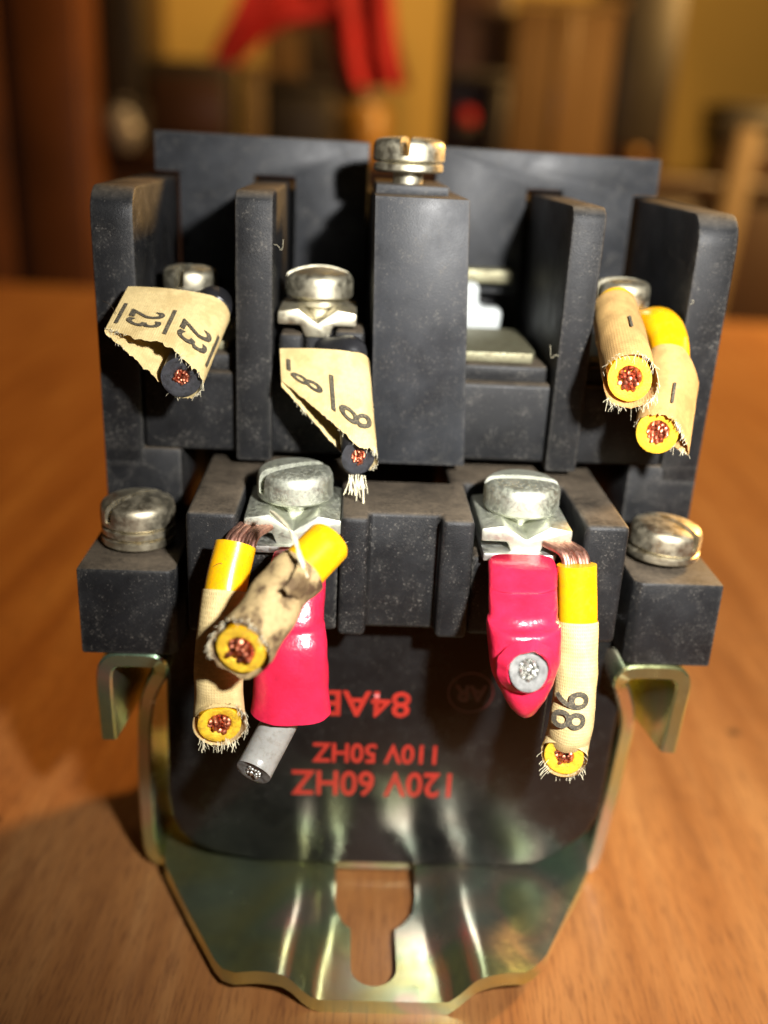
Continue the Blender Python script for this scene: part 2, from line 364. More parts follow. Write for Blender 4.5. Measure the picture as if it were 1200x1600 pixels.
def loop_strip(root, name, mat, A, B, r, tipb, tipf, front=None, thick=0.16, wrapdir=1, nu=90, nv=14, gap=0.12, fray=0.10, s0=0.0):
    """a cloth marker doubled round a wire from A (back) to B (front) and closed into a flag that ends at tipb / tipf.
    Returns S(s, v): s = 0 at the tip along the outer layer, 0..1 round the wire and back; v = 0 back .. 1 front"""
    A, B, tipb, tipf = V(A), V(B), V(tipb), V(tipf)
    t = (B - A).normalized()
    e1 = (tipb - A); e1 = (e1 - t * e1.dot(t)).normalized(); e2 = t.cross(e1) * wrapdir
    Lf = max((tipb - A).dot(e1), r * 1.2)
    sb, sf = (tipb - A).dot(t), (tipf - A).dot(t); lift = (tipb - A).dot(e2)
    L = (B - A).length
    phi = math.asin(min(1, r / Lf)) * 0.6
    prof = []
    n1 = 30
    for k in range(n1):
        q = k / n1; x = Lf + (0 - Lf) * q
        prof.append((x, r * (1 - (1 - q) ** 1.6) * 1.0 + gap * 0.5 + lift * (1 - q), q * 0.4, 1 - q))
    n2 = 40
    for k in range(n2 + 1):
        a = math.pi / 2 + math.pi * 1.0 * k / n2 + 0.0
        prof.append((r * math.cos(a), r * math.sin(a), 0.4 + 0.3 * k / n2, 0.0))
    for k in range(1, n1 + 1):
        q = k / n1
        prof.append((Lf * q, -r * (1 - q) ** 1.2 + lift * q - gap * 0.5 * (1 if q == 1 else 1), 0.7 + 0.3 * q, q))
    def S(i_f, v, lifto=0.0):
        i = min(len(prof) - 1, max(0, i_f)); a = int(min(i, len(prof) - 2)); f_ = i - a
        x = prof[a][0] * (1 - f_) + prof[a + 1][0] * f_; y = prof[a][1] * (1 - f_) + prof[a + 1][1] * f_
        h = prof[a][3] * (1 - f_) + prof[a + 1][3] * f_
        back = sb * h; fr_ = L * (1 - h) + sf * h
        if front: fr_ += front(h, i / len(prof))
        d = V((prof[a + 1][1] - prof[a][1], -(prof[a + 1][0] - prof[a][0])));
        if d.length > 0: d.normalize()
        p = A + e1 * x + e2 * y + t * (back + (fr_ - back) * v)
        p += (e1 * d.x + e2 * d.y) * (lifto + 0.05 * mnoise.noise(p * 0.6))
        return p
    bm = bmesh.new(); uvl = bm.loops.layers.uv.new('UVMap')
    N = len(prof)
    grid = []
    acc = 0; prev = None
    for i in range(N):
        row = []
        for j in range(nv + 1):
            v_ = j / nv
            if j == nv: v_ += fray * (mnoise.noise(V((i * 0.9, 3.1, L))) * 0.7 + random.uniform(-0.5, 0.5))
            row.append(bm.verts.new(S(i, v_)))
        grid.append(row)
    for i in range(N - 1):
        for j in range(nv):
            f = bm.faces.new([grid[i][j], grid[i + 1][j], grid[i + 1][j + 1], grid[i][j + 1]])
            for lp, (a, b_) in zip(f.loops, ((i, j), (i + 1, j), (i + 1, j + 1), (i, j + 1))):
                lp[uvl].uv = (a * 0.25, b_ * L / nv)
    geom = bm.faces[:]
    bmesh.ops.solidify(bm, geom=geom, thickness=thick)
    o = finish(name, bm, mat, root, smooth=70)
    bm = bmesh.new(); st = []
    cl_ = [random.uniform(0, N - 1.1) for _ in range(9)]
    for _ in range(85):
        i = max(0, min(N - 1.1, random.gauss(random.choice(cl_), 2.5))); q = random.choice((1.0, 1.0, 0.97))
        st.append((S(i, q), (S(i, 1.0) - S(i, 0.8)).normalized() + V((random.uniform(-1, 1), random.uniform(-.6, .6), random.uniform(-1, 1))) * 0.9))
    threads(bm, st, 0.015, 0.1, 0.42)
    finish('frayed_threads', bm, M['thread'], o, kind='stuff')
    return S, o, N

def sleeve(root, name, mat, path, r, cut=None, fray=0.35, thick=0.14, segs=40, rough=0.06, nthreads=30, tl=(0.2, 0.8), flat=None):
    path = smooth_path(path, 8); fr = frames(path)
    bm = bmesh.new(); uvl = bm.loops.layers.uv.new('UVMap')
    G = []
    for i, (p, t, u, w) in enumerate(fr):
        row = []
        rr = r[0] + (r[1] - r[0]) * i / (len(fr) - 1) if isinstance(r, tuple) else r
        for k in range(segs):
            a = 2 * math.pi * k / segs; d = u * math.cos(a) + w * math.sin(a)
            o = d * rr * (1 + rough * mnoise.noise(p * 0.5 + d * 1.1))
            if i == len(fr) - 1:
                if cut is not None:
                    c_ = V(cut).normalized(); o = o - t * (o.dot(c_) / max(0.25, t.dot(c_)))
                o = o + t * fray * (mnoise.noise(V((k * 0.6, r if not isinstance(r, tuple) else r[0], 1))) + random.uniform(-0.4, 0.4))
            row.append(bm.verts.new(p + o))
        G.append(row)
    for i in range(len(G) - 1):
        for k in range(segs):
            f = bm.faces.new([G[i][k], G[i][(k + 1) % segs], G[i + 1][(k + 1) % segs], G[i + 1][k]])
            for lp, (a, b_) in zip(f.loops, ((i, k), (i, k + 1), (i + 1, k + 1), (i + 1, k))): lp[uvl].uv = (b_ * 0.28, a * 0.4)
    ends = [x.co.copy() for x in G[-1]]; t = fr[-1][1]; pc = fr[-1][0]
    bmesh.ops.solidify(bm, geom=bm.faces[:], thickness=thick)
    o = finish(name, bm, mat, root, smooth=70)
    bm = bmesh.new()
    cl_ = [random.randrange(segs) for _ in range(6)]
    def pick(): return ends[int(random.gauss(random.choice(cl_), 1.8)) % segs]
    threads(bm, [(pick(), t + (random.choice(ends) - pc) * 0.22 + V((random.uniform(-1, 1), 0, random.uniform(-1, 1))) * 0.5) for _ in range(nthreads * 2)], 0.015, *tl)
    finish('frayed_threads', bm, M['thread'], o, kind='stuff')
    return fr

def glyphs(text, size, offset=0.0):
    cu = bpy.data.curves.new('lettering', 'FONT'); cu.body = text; cu.size = size; cu.align_x = 'CENTER'; cu.align_y = 'CENTER'
    cu.offset = offset; cu.resolution_u = 4
    o = bpy.data.objects.new('lettering', cu); COL.objects.link(o)
    bpy.context.view_layer.update()
    me = bpy.data.meshes.new_from_object(o.evaluated_get(bpy.context.evaluated_depsgraph_get()))
    bm = bmesh.new(); bm.from_mesh(me)
    bpy.data.objects.remove(o); bpy.data.curves.remove(cu); bpy.data.meshes.remove(me)
    return bm
def print_on(name, text, size, mapf, mat, parent, offset=0.0, sub=0.35, sx=1.0):
    bm = glyphs(text, size, offset) if text != '-' else bmesh.new()
    if text == '-':
        vs = [bm.verts.new((x * size, y * size * 0.07, 0)) for x, y in ((-.5, -1), (.5, -1), (.5, 1), (-.5, 1))]; bm.faces.new(vs)
    for _ in range(4):
        es = [e for e in bm.edges if e.calc_length() > sub]
        if not es: break
        bmesh.ops.subdivide_edges(bm, edges=es, cuts=1, use_grid_fill=False)
        bmesh.ops.triangulate(bm, faces=bm.faces[:])
    for x in bm.verts: x.co = V(mapf(x.co.x * sx, x.co.y))
    return finish(name, bm, mat, parent, smooth=0)

# ================================================================== SETTING
bm = bmesh.new(); box(bm, -1600, 1800, 1700, 1760, -740, 1500)
o = finish('wall', bm, M['wall']); o['kind'] = 'structure'

tb = empty('wooden_table', (0, 0, -5), 'varnished orange brown wooden table carrying the black contactor', 'table')
bm = bmesh.new()
ca, sa = math.cos(math.radians(-3.4)), math.sin(math.radians(-3.4))
def rot(x, y): return (x * ca - y * sa, x * sa + y * ca)
prism_xy(bm, [rot(-420, -260), rot(520, -260), rot(520, 455), rot(-420, 455)], -31, -5)
finish('table_top', bm, M['wood'], tb, bevel=4, segs=4)
bm = bmesh.new()
prism_xy(bm, [rot(-395, -235), rot(495, -235), rot(495, 430), rot(-395, 430)], -95, -31.3)
finish('apron', bm, M['red_wood'], tb, bevel=1)

# ================================================================== CONTACTOR
ctr = empty('electrical_contactor', (0, 0, -5), 'old black electrical contactor on a yellowish metal bracket, standing on the wooden table', 'contactor')

# --- upper housing -------------------------------------------------
bm = bmesh.new()
box(bm, -28.3, 28.3, 1.0, 24.0, 47.8, 56.5)            # shelf under the four upper terminals
box(bm, -28.0, 28.0, 29.2, 45.0, 40.0, 74.0)           # closed rear
box(bm, -31.0, 31.0, 24.2, 46.0, 36.0, 47.5)
up = finish('upper_housing', bm, M['plastic'], ctr, bevel=0.5, segs=3)

def side_wall(sx):
    bm = bmesh.new()
    X = (28.4, 32.6) if sx > 0 else (-32.7, -28.4)
    prof = [(0.9, 46), (0.4, 71.6)] + [(0.4 + 2.6 * (1 - math.cos(a)), 71.8 + 3.0 * math.sin(a)) for a in (0.3, 0.6, 0.9, 1.2, 1.45)] + [(27, 75.0), (27, 46)]
    prism_yz(bm, prof, *X)
    X2 = (24.8, 32.6) if sx > 0 else (-32.7, -24.4)
    box(bm, X2[0], X2[1], 0.9, 20, 38, 47.9)
    finish('side_wall', bm, M['plastic'], up, bevel=0.35)
side_wall(-1); side_wall(1)
def barrier(x0, x1):
    bm = bmesh.new()
    prof = [(-0.5, 47.3), (-0.5, 73.4)] + [(-0.5 + 1.5 * (1 - math.cos(a)), 73.5 + 1.5 * math.sin(a)) for a in (0.4, 0.8, 1.2, 1.5)] + [(26.5, 75.0), (26.5, 56), (3, 47.3)]
    prism_yz(bm, prof, x0, x1)
    finish('barrier', bm, M['plastic'], up, bevel=0.3)
barrier(-18.3, -14.5); barrier(15.2, 18.6)
bm = bmesh.new()
hexa(bm, [(-3.8, -0.6, 47.6), (6.3, -0.6, 47.6), (5.2, 20, 47.6), (-4.4, 20, 47.6)], [(-4.55, -0.6, 75.1), (4.8, -0.6, 75.1), (4.3, 20, 75.1), (-4.55, 20, 75.1)])
finish('center_barrier', bm, M['plastic_clean'], up, bevel=0.1)
bm = bmesh.new(); box(bm, -4.4, 3.2, 4.8, 19, 75.0, 76.0); finish('screw_boss', bm, M['plastic_clean'], up, bevel=0.2)

# mounting ears with their screws
for sx in (-1, 1):
    bm = bmesh.new()
    if sx < 0: poly = [(-32.7, -12.6), (-23.6, -12.6), (-23.0, -11.8), (-23.0, 6), (-32.65, 6)]
    else: poly = [(23.3, -11.0), (24.0, -11.8), (32.5, -11.8), (32.5, 6), (23.3, 6)]
    prism_xy(bm, poly, 30.0, 39.5)
    finish('mounting_ear', bm, M['plastic'], up, bevel=0.3)

# --- rear cover plates ----------------------------------------------
bm = bmesh.new()
prism_xz(bm, [(-30.9, 80.1), (-4.9, 79.9), (-4.9, 62.6), (-13.9, 62.6), (-13.9, 75.5), (-18.9, 75.5), (-18.9, 62.6), (-28.0, 62.6), (-28.0, 75.5), (-30.9, 75.5)], 25, 28)
finish('cover_plate', bm, M['plastic_clean'], ctr, bevel=0.2)
bm = bmesh.new()
prism_xz(bm, [(3.3, 79.9), (30.9, 79.6), (30.9, 75.2), (28.0, 75.2), (28.0, 62.6), (19.1, 62.6), (19.1, 75.4), (14.7, 75.4), (14.7, 62.6), (3.3, 62.6)], 25, 28)
finish('cover_plate', bm, M['plastic_clean'], ctr, bevel=0.2)

# --- white contact carrier seen in the right channel -------------------
bm = bmesh.new()
prism_xz(bm, [(3.0, 58.2), (12.2, 58.2), (12.4, 61.4), (9.3, 61.4), (9.3, 64.4), (3.0, 64.4)], 20.5, 24)
cc = finish('contact_carrier', bm, M['white'], ctr, bevel=0.9, segs=3)
bm = bmesh.new(); prism_xz(bm, [(3.0, 64.2), (13.4, 64.2), (13.4, 65.9), (3.0, 65.9)], 22.0, 24.9); finish('shaded_carrier_bar', bm, M['brass'], cc, bevel=0.3)  # top bar of the carrier, its shade put into a dull colour

# --- screws ------------------------------------------------------------
def pan_screw(parent, name, c, dia, h, mat, slot_deg, dome=0.45, washers=0, wdia=None, tilt=0.0, slot_w=1.05, flange=0.0):
    """slotted pan head; c = centre of the underside of the head"""
    R = dia / 2; bm = bmesh.new()
    prof = [(0, 0), (R * 0.95, 0), (R, h * 0.08), (R, h * 0.58), (R * 0.985, h * 0.76), (R * 0.93, h * 0.90), (R * 0.82, h * 0.985), (R * 0.6, h * 1.0 + dome * 0.45), (R * 0.3, h * 1.0 + dome * 0.85), (0, h * 1.0 + dome)]
    a = math.radians(slot_deg)
    # slotted head: two halves with the slot left between them and a floor below
    segs = 48
    def ring_at(r, z): return [V((r * math.cos(2 * math.pi * k / segs), r * math.sin(2 * math.pi * k / segs), z)) for k in range(segs)]
    lathe(bm, prof, (0, 0, 0), segs)
    # press the slot: bisect along its sides and sink the strip between them
    nrm = V((-math.sin(a), math.cos(a), 0))
    for s in (-1, -0.86, 0.86, 1):
        bmesh.ops.bisect_plane(bm, geom=bm.verts[:] + bm.edges[:] + bm.faces[:], plane_co=nrm * s * slot_w / 2, plane_no=nrm)
    for x in bm.verts:
        if abs(x.co.dot(nrm)) < slot_w / 2 * 0.95 and x.co.z > h * 0.24: x.co.z = min(x.co.z, h * 0.25)
    mt = Matrix.Translation(V(c)) @ Matrix.Rotation(tilt, 4, 'Y')
    bmesh.ops.transform(bm, matrix=mt, verts=bm.verts[:])
    o = finish(name, bm, mat, parent, smooth=38)
    z = c[2]
    for k in range(washers):
        bm = bmesh.new(); wr = (wdia or dia * 1.02) / 2
        lathe(bm, [(R * 0.4, -0.05), (wr - 0.3, -0.05), (wr, -0.3), (wr, -0.85), (wr - 0.3, -1.05), (R * 0.4, -1.05)], (c[0], c[1], z), 48)
        finish('washer', bm, mat, o, smooth=45); z -= 1.1
    bm = bmesh.new(); lathe(bm, [(R * 0.42, 0.1), (R * 0.42, -5)], c, 20); finish('shank', bm, mat, o)
    return o
pan_screw(ctr, 'mounting_screw', (-27.9, -5.6, 42.0), 7.6, 2.5, M['steel_dark'], 50, 0.5, 2, 7.5, 0, 0.95)
pan_screw(ctr, 'mounting_screw', (27.8, -5.4, 41.2), 7.5, 2.5, M['steel_dark'], 128, 0.5, 1, 7.6, 0.06, 0.95)
pan_screw(ctr, 'terminal_screw', (-11.5, -8.3, 46.4), 7.6, 3.0, M['steel_dull'], 32, 0.2, 0, None, 0, 1.1)
pan_screw(ctr, 'terminal_screw', (11.4, -8.3, 46.0), 7.7, 3.0, M['steel_dull'], 176, 0.2, 0, None, 0, 1.1)
pan_screw(ctr, 'terminal_screw', (-24.2, 8.5, 63.7), 5.9, 2.6, M['steel'], 75, 0.3, 1, 6.2)
pan_screw(ctr, 'terminal_screw', (-10.0, 6.0, 64.2), 7.2, 2.6, M['steel'], 10, 0.6, 1, 5.0)
pan_screw(ctr, 'terminal_screw', (23.0, 6.5, 64.6), 6.0, 2.6, M['steel'], 15, 0.3, 1, 6.4)
pan_screw(ctr, 'cover_screw', (-0.9, 9.6, 78.2), 7.6, 2.3, M['steel'], 80, 0.2, 1, 7.4)

# --- saddle clamps and terminal plates ----------------------------------
def clamp(c, w, y0, y1, mat, k=1.0):
    bm = bmesh.new(); x, z = c
    h = w / 2
    P = [(-h, 0), (-h * 0.42, 0), (-h * 0.30, -1.25 * k), (h * 0.30, -1.25 * k), (h * 0.42, 0), (h, 0), (h, 1.35 * k), (h * 0.5, 1.7 * k), (0, 0.25 * k), (-h * 0.5, 1.7 * k), (-h, 1.35 * k)]
    prism_xz(bm, [(x + a, z + b_) for a, b_ in P], y0, y1)
    finish('saddle_clamp', bm, mat, ctr, bevel=0.22)
clamp((-11.4, 44.3), 9.4, -13.6, -4.2, M['steel_dull'], 1.15)
clamp((11.3, 44.3), 8.9, -13.8, -4.2, M['steel_dull'])
clamp((-10.0, 61.9), 8.2, 0.6, 9.5, M['steel'])
for (x0, x1, y0, y1, z0, z1, mt) in ((-15.4, -7.9, -14.4, -3, 42.6, 43.3, 'tin'), (7.1, 14.6, -14.6, -3, 42.6, 43.4, 'tin'),
                                     (5.5, 13.8, 3.2, 18, 58.3, 59.4, 'brass'), (-28, -19, 4, 18, 58.3, 59.3, 'brass'), (-14.2, -5.5, 3.4, 18, 58.3, 59.3, 'brass'), (19, 28, 4, 18, 58.3, 59.3, 'brass')):
    bm = bmesh.new()
    c_ = 1.6
    prism_xy(bm, [(x0, y0), (x1 - c_ * 0.3, y0), (x1, y0 + c_), (x1, y1), (x0, y1)], z0, z1)
    finish('terminal_plate', bm, M[mt], ctr, bevel=0.12)
for (x0, x1) in ((5.3, 14.9), (-14.2, -5.0), (-28.2, -18.6), (18.8, 28.2)):
    bm = bmesh.new(); box(bm, x0, x1, 2.2, 23, 56.3, 58.25); finish('terminal_seat', bm, M['plastic'], up, bevel=0.4, segs=3)

bm = bmesh.new()
for x0, x1, y0, z1 in ((-13.9, -11.4, 0.4, 61.0), (-11.2, -8.3, 0.9, 61.2), (-8.1, -5.0, -0.2, 61.6)): box(bm, x0, x1, y0, 6, 56.6, z1)
finish('terminal_block', bm, M['plastic'], ctr, bevel=0.5, segs=3)

# --- lower housing --------------------------------------------------------
bm = bmesh.new()
top = [(-21.6, -14), (-16.7, -14), (-16.7, -2.2), (-6.8, -2.2), (-6.8, -14), (-4.0, -14), (-4.0, -12.1), (3.0, -12.1), (3.0, -14), (6.2, -14), (6.2, -2.2), (16.9, -2.2), (16.9, -14), (21.3, -14), (21.3, 14), (4.6, 14), (4.6, -2.7), (-5.2, -2.7), (-5.2, 14), (-21.6, 14)]
prism_xy(bm, top, 33.6, 46.4)
box(bm, -16.65, -6.85, -13.3, -2.25, 33.75, 42.5)
box(bm, 6.25, 16.85, -13.3, -2.25, 33.75, 42.5)
lowh = finish('lower_housing', bm, M['plastic'], ctr, bevel=0.55, segs=3)

# --- coil -----------------------------------------------------------------
bm = bmesh.new()
front = [(-25.3, 33.4), (-25.7, 8.5), (-25.4, 5.5), (-24.4, 3.0), (-22.9, 1.5), (-20.6, 0.3), (-16.4, -0.6), (-15.6, -0.95), (14.4, -1.05), (18.2, -0.6), (20.8, 1.2), (24.0, 4.4), (24.9, 7.0), (25.1, 10), (25.5, 33.4)]
prism_xz(bm, front, -7.0, 20)
coil = finish('coil', bm, M['coil'], ctr, bevel=0.6, segs=3)
def coil_print(name, text, cx, cz, h, mat, wide):
    size = h / 0.70
    bm0 = glyphs(text, size, 0.0); xs = [q.co.x for q in bm0.verts]; w0 = max(xs) - min(xs); bm0.free()
    s = wide / w0
    print_on(name, text, size, lambda x, y: (cx - x * s, -7.03, cz - y), mat, coil, offset=0.07, sub=50)
coil_print('rating_print', '120V 60HZ', -1.85, 10.9, 3.3, M['print'], 18.3)
coil_print('rating_print', '110V 50HZ', -1.75, 15.0, 2.5, M['print'], 14.0)
coil_print('part_number_print', '84AB0', -4.5, 21.6, 3.2, M['print'], 12.2)
bm = bmesh.new()
N = 48
R1 = [(8.3 + 2.6 * math.cos(6.28318 * k / N), -7.03, 23.2 + 2.6 * math.sin(6.28318 * k / N)) for k in range(N)]
R2 = [(8.3 + 2.4 * math.cos(6.28318 * k / N), -7.03, 23.2 + 2.4 * math.sin(6.28318 * k / N)) for k in range(N)]
a_, b_ = [bm.verts.new(p) for p in R1], [bm.verts.new(p) for p in R2]
for k in range(N): bm.faces.new([a_[k], a_[(k + 1) % N], b_[(k + 1) % N], b_[k]])
finish('approval_mark', bm, M['print_dark'], coil, smooth=0)
coil_print('approval_letters', 'AR', 8.3, 23.2, 2.0, M['print_dark'], 3.4)

# --- bracket ----------------------------------------------------------------
brk = None
def plate_mesh(bm, outline, holes, zf, thick, step):
    pts = [V(p) for p in outline]; edges = [(i, (i + 1) % len(outline)) for i in range(len(outline))]
    for h in holes:
        s = len(pts); pts += [V(p) for p in h]; edges += [(s + i, s + (i + 1) % len(h)) for i in range(len(h))]
    def inside(p, poly):
        c = False; j = len(poly) - 1
        for i in range(len(poly)):
            a, b2 = poly[i], poly[j]
            if (a[1] > p[1]) != (b2[1] > p[1]) and p[0] < (b2[0] - a[0]) * (p[1] - a[1]) / (b2[1] - a[1]) + a[0]: c = not c
            j = i
        return c
    def ok(p): return inside(p, outline) and not any(inside(p, h) for h in holes)
    def near(p):
        for poly in [outline] + holes:
            for i in range(len(poly)):
                a, b2 = V(poly[i]), V(poly[(i + 1) % len(poly)]); d = b2 - a
                q = max(0, min(1, (V(p) - a).dot(d) / max(1e-9, d.dot(d))))
                if (a + d * q - V(p)).length < step * 0.4: return True
        return False
    xs = [p[0] for p in outline]; ys = [p[1] for p in outline]
    x = min(xs)
    while x < max(xs):
        y = min(ys)
        while y < max(ys):
            if ok((x, y)) and not near((x, y)): pts.append(V((x, y)))
            y += step
        x += step
    vs, _, fs, _, _, _ = delaunay_2d_cdt(pts, edges, [], 0, 1e-5)
    tv = [bm.verts.new((p.x, p.y, zf(p.x, p.y) + thick)) for p in vs]; bv = [bm.verts.new((p.x, p.y, zf(p.x, p.y))) for p in vs]
    cnt = {}
    for f in fs:
        c = sum((vs[i] for i in f), V((0, 0))) / len(f)
        if not ok(c): continue
        bm.faces.new([tv[i] for i in f]); bm.faces.new([bv[i] for i in f][::-1])
        for i in range(len(f)):
            a, b2 = f[i], f[(i + 1) % len(f)]
            if (b2, a) in cnt: del cnt[(b2, a)]
            else: cnt[(a, b2)] = 1
    for a, b2 in cnt: bm.faces.new([tv[a], bv[a], bv[b2], tv[b2]])
    for x in [q for q in bm.verts if not q.link_faces]: bm.verts.remove(x)
def dense(poly, d):
    out = []
    for i in range(len(poly)):
        a, b2 = V(poly[i]), V(poly[(i + 1) % len(poly)]); n = max(1, int((b2 - a).length / d))
        out += [tuple(a + (b2 - a) * k / n) for k in range(n)]
    return out
outline = [(-26.9, 20), (-26.9, -5.0), (-26.2, -7.2), (-21.9, -15.1), (-18.6, -20.9), (-17.6, -22.2), (-16.2, -23.0), (-13.9, -23.3), (-11.2, -23.9), (-9.2, -24.3), (-7.2, -24.5), (6.2, -24.7), (8.2, -24.4), (9.8, -23.9), (12.4, -23.0), (14.4, -22.4), (15.6, -21.4), (17.2, -19.6), (20.6, -13.6), (24.8, -6.4), (25.2, -4.6), (25.2, 20)]
slot = []
cx = -1.6
for k in range(13):
    a = math.pi + math.pi * k / 12; slot.append((cx + 2.5 * math.cos(a), -20.2 + 2.5 * math.sin(a)))
slot += [(cx + 2.5, -14.8), (cx + 3.6, -13.9), (cx + 4.7, -12.2), (cx + 5.2, -9.6), (cx + 5.2, -4.4), (cx - 4.4, -4.4), (cx - 4.4, -10.6), (cx - 4.1, -12.2), (cx - 3.4, -13.9), (cx - 2.5, -14.8)]
def sstep(a, b2, x):
    q = max(0, min(1, (x - a) / (b2 - a))); return q * q * (3 - 2 * q)
def zf(x, y):
    d = abs(x + 0.9)
    boss = 1 - sstep(-11, -1, y) * 0.9
    d -= 1.2 * sstep(-12, -24, y)
    return -5 + 1.9 * (1 - boss) + boss * (2.7 * sstep(5.4, 9.2, d) - 1.2 * sstep(10.0, 17, d))
bm = bmesh.new(); plate_mesh(bm, dense(outline, 0.8), [dense(slot, 0.7)], zf, 1.7, 1.0)
base = finish('base_plate', bm, M['chromate'], ctr, bevel=0.0, smooth=35)
def ribbon(sx):
    """side wall of the bracket and its hooked flange, bent from one strip"""
    if sx < 0: P = [(-26.2, -3.9, -4.0), (-27.7, -3.5, -4.0), (-28.6, -1.6, -4.2), (-28.75, 5, -4.6), (-28.6, 15, -5.0), (-27.6, 21, -6.4), (-25.8, 25.4, -9.4), (-25.1, 27.4, -11.4), (-25.1, 28.7, -12.3), (-26.2, 29.15, -12.5), (-29.2, 29.15, -12.5), (-30.1, 28.7, -12.5), (-30.6, 27.6, -12.5), (-30.7, 25, -12.5), (-30.6, 19.5, -12.3)]
    else: P = [(24.2, -3.9, -4.2), (25.4, -3.4, -4.2), (26.0, -1.6, -4.4), (26.5, 5, -4.8), (27.0, 14, -5.2), (26.6, 20, -6.6), (24.6, 25.2, -9.4), (23.6, 27.2, -11.2), (23.7, 28.7, -12), (24.9, 29.15, -12), (28.6, 29.15, -12), (29.6, 28.7, -12), (30.1, 27.6, -12), (30.0, 25, -12), (29.7, 19.4, -12)]
    pth = smooth_path([V((a, c, b2)) for a, b2, c in P], 3); th = 0.85; ch = 0.25
    bm = bmesh.new(); rows = []
    n = len(pth)
    for i, p in enumerate(pth):
        t = (pth[min(n - 1, i + 1)] - pth[max(0, i - 1)]); t.y = 0; t.normalize()
        nn = V((t.z, 0, -t.x)); q = i / (n - 1)
        yb = 14 if q < 0.55 else 14 - (q - 0.55) / 0.45 * 7.0
        drop = V((0, 0, -3.6 * max(0, (q - 0.9) / 0.1)))
        f = V((p.x, p.y, p.z)); bk = V((p.x, yb, p.z)) + drop; dy = V((0, 1, 0)) * ch
        rows.append([bm.verts.new(x) for x in (f + nn * (th - ch), f + nn * th + dy, bk + nn * th, bk - nn * th, f - nn * th + dy, f - nn * (th - ch))])
    for a, b2 in zip(rows, rows[1:]):
        for k in range(6): bm.faces.new([a[k], a[(k + 1) % 6], b2[(k + 1) % 6], b2[k]])
    bm.faces.new(rows[0][::-1]); bm.faces.new(rows[-1])
    finish('bracket_side', bm, M['chromate'], base, smooth=35)
ribbon(-1); ribbon(1)

# ================================================================== WIRES
GRP = 'cut wire stubs left in the terminals'
VIEW = V((-6.5, -100, 80))
def face(p, k=1.0, extra=(0, 0, 0)):
    return (VIEW - V(p)).normalized() * k + V(extra)

def bent(path, k, ln):
    path = [V(p) for p in path]; E_ = path[-1]; t = (E_ - path[-2]).normalized()
    d = (t * (1 - k) + (VIEW - E_).normalized() * k).normalized()
    c = (d * 0.8 + (VIEW - E_).normalized() * 0.2).normalized()
    return path[:-1] + [E_ - (d * 0.5 + t * 0.5).normalized() * ln + (t - d) * 0.1, E_ - d * ln * 0.35, E_], c

# 1: black wire, upper left, flag marker 23
B = V((-22.46,-9.00,58.15)); A = V((-20.99,0.00,62.91))
w = empty('cut_wire', A, 'cut black wire in the upper left terminal, wrapped in a cream cloth flag marked 23', 'wire', GRP)
wire_stub(w, [(-24.5, 6.5, 61.2), A + (A - B) * 0.12, A, (A + B) / 2, B], 1.92, M['black_ins'], M['black_cut'], face(B) + (B - A).normalized() * 1.2, 0.68, M['copper'])
S, tp, N = loop_strip(w, 'cloth_marker', M['cloth'], A, B, 2.15, (-28.79,-1.50,65.36), (-30.59,-7.50,62.83), front=lambda h, s: (0.5 if s > .5 else 0.2 - 0.8 * math.sin(min(1, h * 1.6) * math.pi)), fray=0.035, wrapdir=-1)
def on_strip(S, Lf, r, L, s_mm, v0, lift=0.2):
    """text x runs along the wire (back to front), text y round it"""
    def f(x, y):
        s = s_mm + y
        i = s / Lf * 30 if s < Lf else 30 + (s - Lf) / (math.pi * r) * 40
        return S(max(0.2, i), v0 + x / L, lift)
    return f
for s_mm in (2.9, 7.7):
    print_on('marker_print', '23', 4.4, on_strip(S, 8.2, 2.15, 10.3, s_mm, 0.66), M['ink'], tp, 0.05, 0.3, 0.75)
def underline(S, Lf, r, L, s_mm, v0, v1, half, parent):
    f = on_strip(S, Lf, r, L, s_mm, v0)
    bm = bmesh.new(); n = 10; R = []
    for k in range(n + 1):
        x = (v1 - v0) * L * k / n
        R.append([bm.verts.new(f(x, -half)), bm.verts.new(f(x, half))])
    for a, b2 in zip(R, R[1:]): bm.faces.new([a[0], a[1], b2[1], b2[0]])
    finish('marker_underline', bm, M['ink'], parent, smooth=0)
for s_mm in (0.75, 5.3, 10.1): underline(S, 8.2, 2.15, 10.3, s_mm, 0.42, 0.86, 0.17, tp)

# 2: black wire, upper middle, flag marker 8
B = V((-5.29,-9.50,51.04)); A = V((-6.36,-2.00,58.79))
w = empty('cut_wire', A, 'cut black wire in the upper middle terminal with a cream cloth flag marked 8', 'wire', GRP)
wire_stub(w, [(-9.2, 3.5, 59.8), (-8.4, 0.6, 59.2), A + (A - B) * 0.12, A, (A + B) / 2, B], 1.66, M['black_ins'], M['black_cut'], face(B, 1, (0.2, 0, 0)) + (B - A).normalized() * 0.9, 0.62, M['copper'])
S, tp, N = loop_strip(w, 'cloth_marker', M['cloth'], A, B, 1.9, (-13.67,-1.50,59.77), (-13.51,-3.20,56.11), front=lambda h, s: (0.0 if s < .5 else 0.6), wrapdir=-1, nv=14, fray=0.025)
L2 = (B - A).length
for s_mm in (2.0, 6.5):
    print_on('marker_print', '8', 4.2, on_strip(S, 7.2, 1.9, L2, s_mm + 0.4, 0.60 + 0.02 * s_mm), M['ink'], tp, 0.05, 0.3, 0.9)
for s_mm, v0, v1 in ((0.9, 0.30, 0.58), (5.0, 0.36, 0.82)): underline(S, 7.2, 1.9, L2, s_mm, v0, v1, 0.19, tp)
bm = bmesh.new()
threads(bm, [(B + V((random.uniform(-0.9, 0.9), -0.2, -2.2 + random.uniform(-.3, .3))), V((random.uniform(-.3, .3), -0.2, -1))) for _ in range(26)], 0.05, 0.8, 1.7, 0.2)
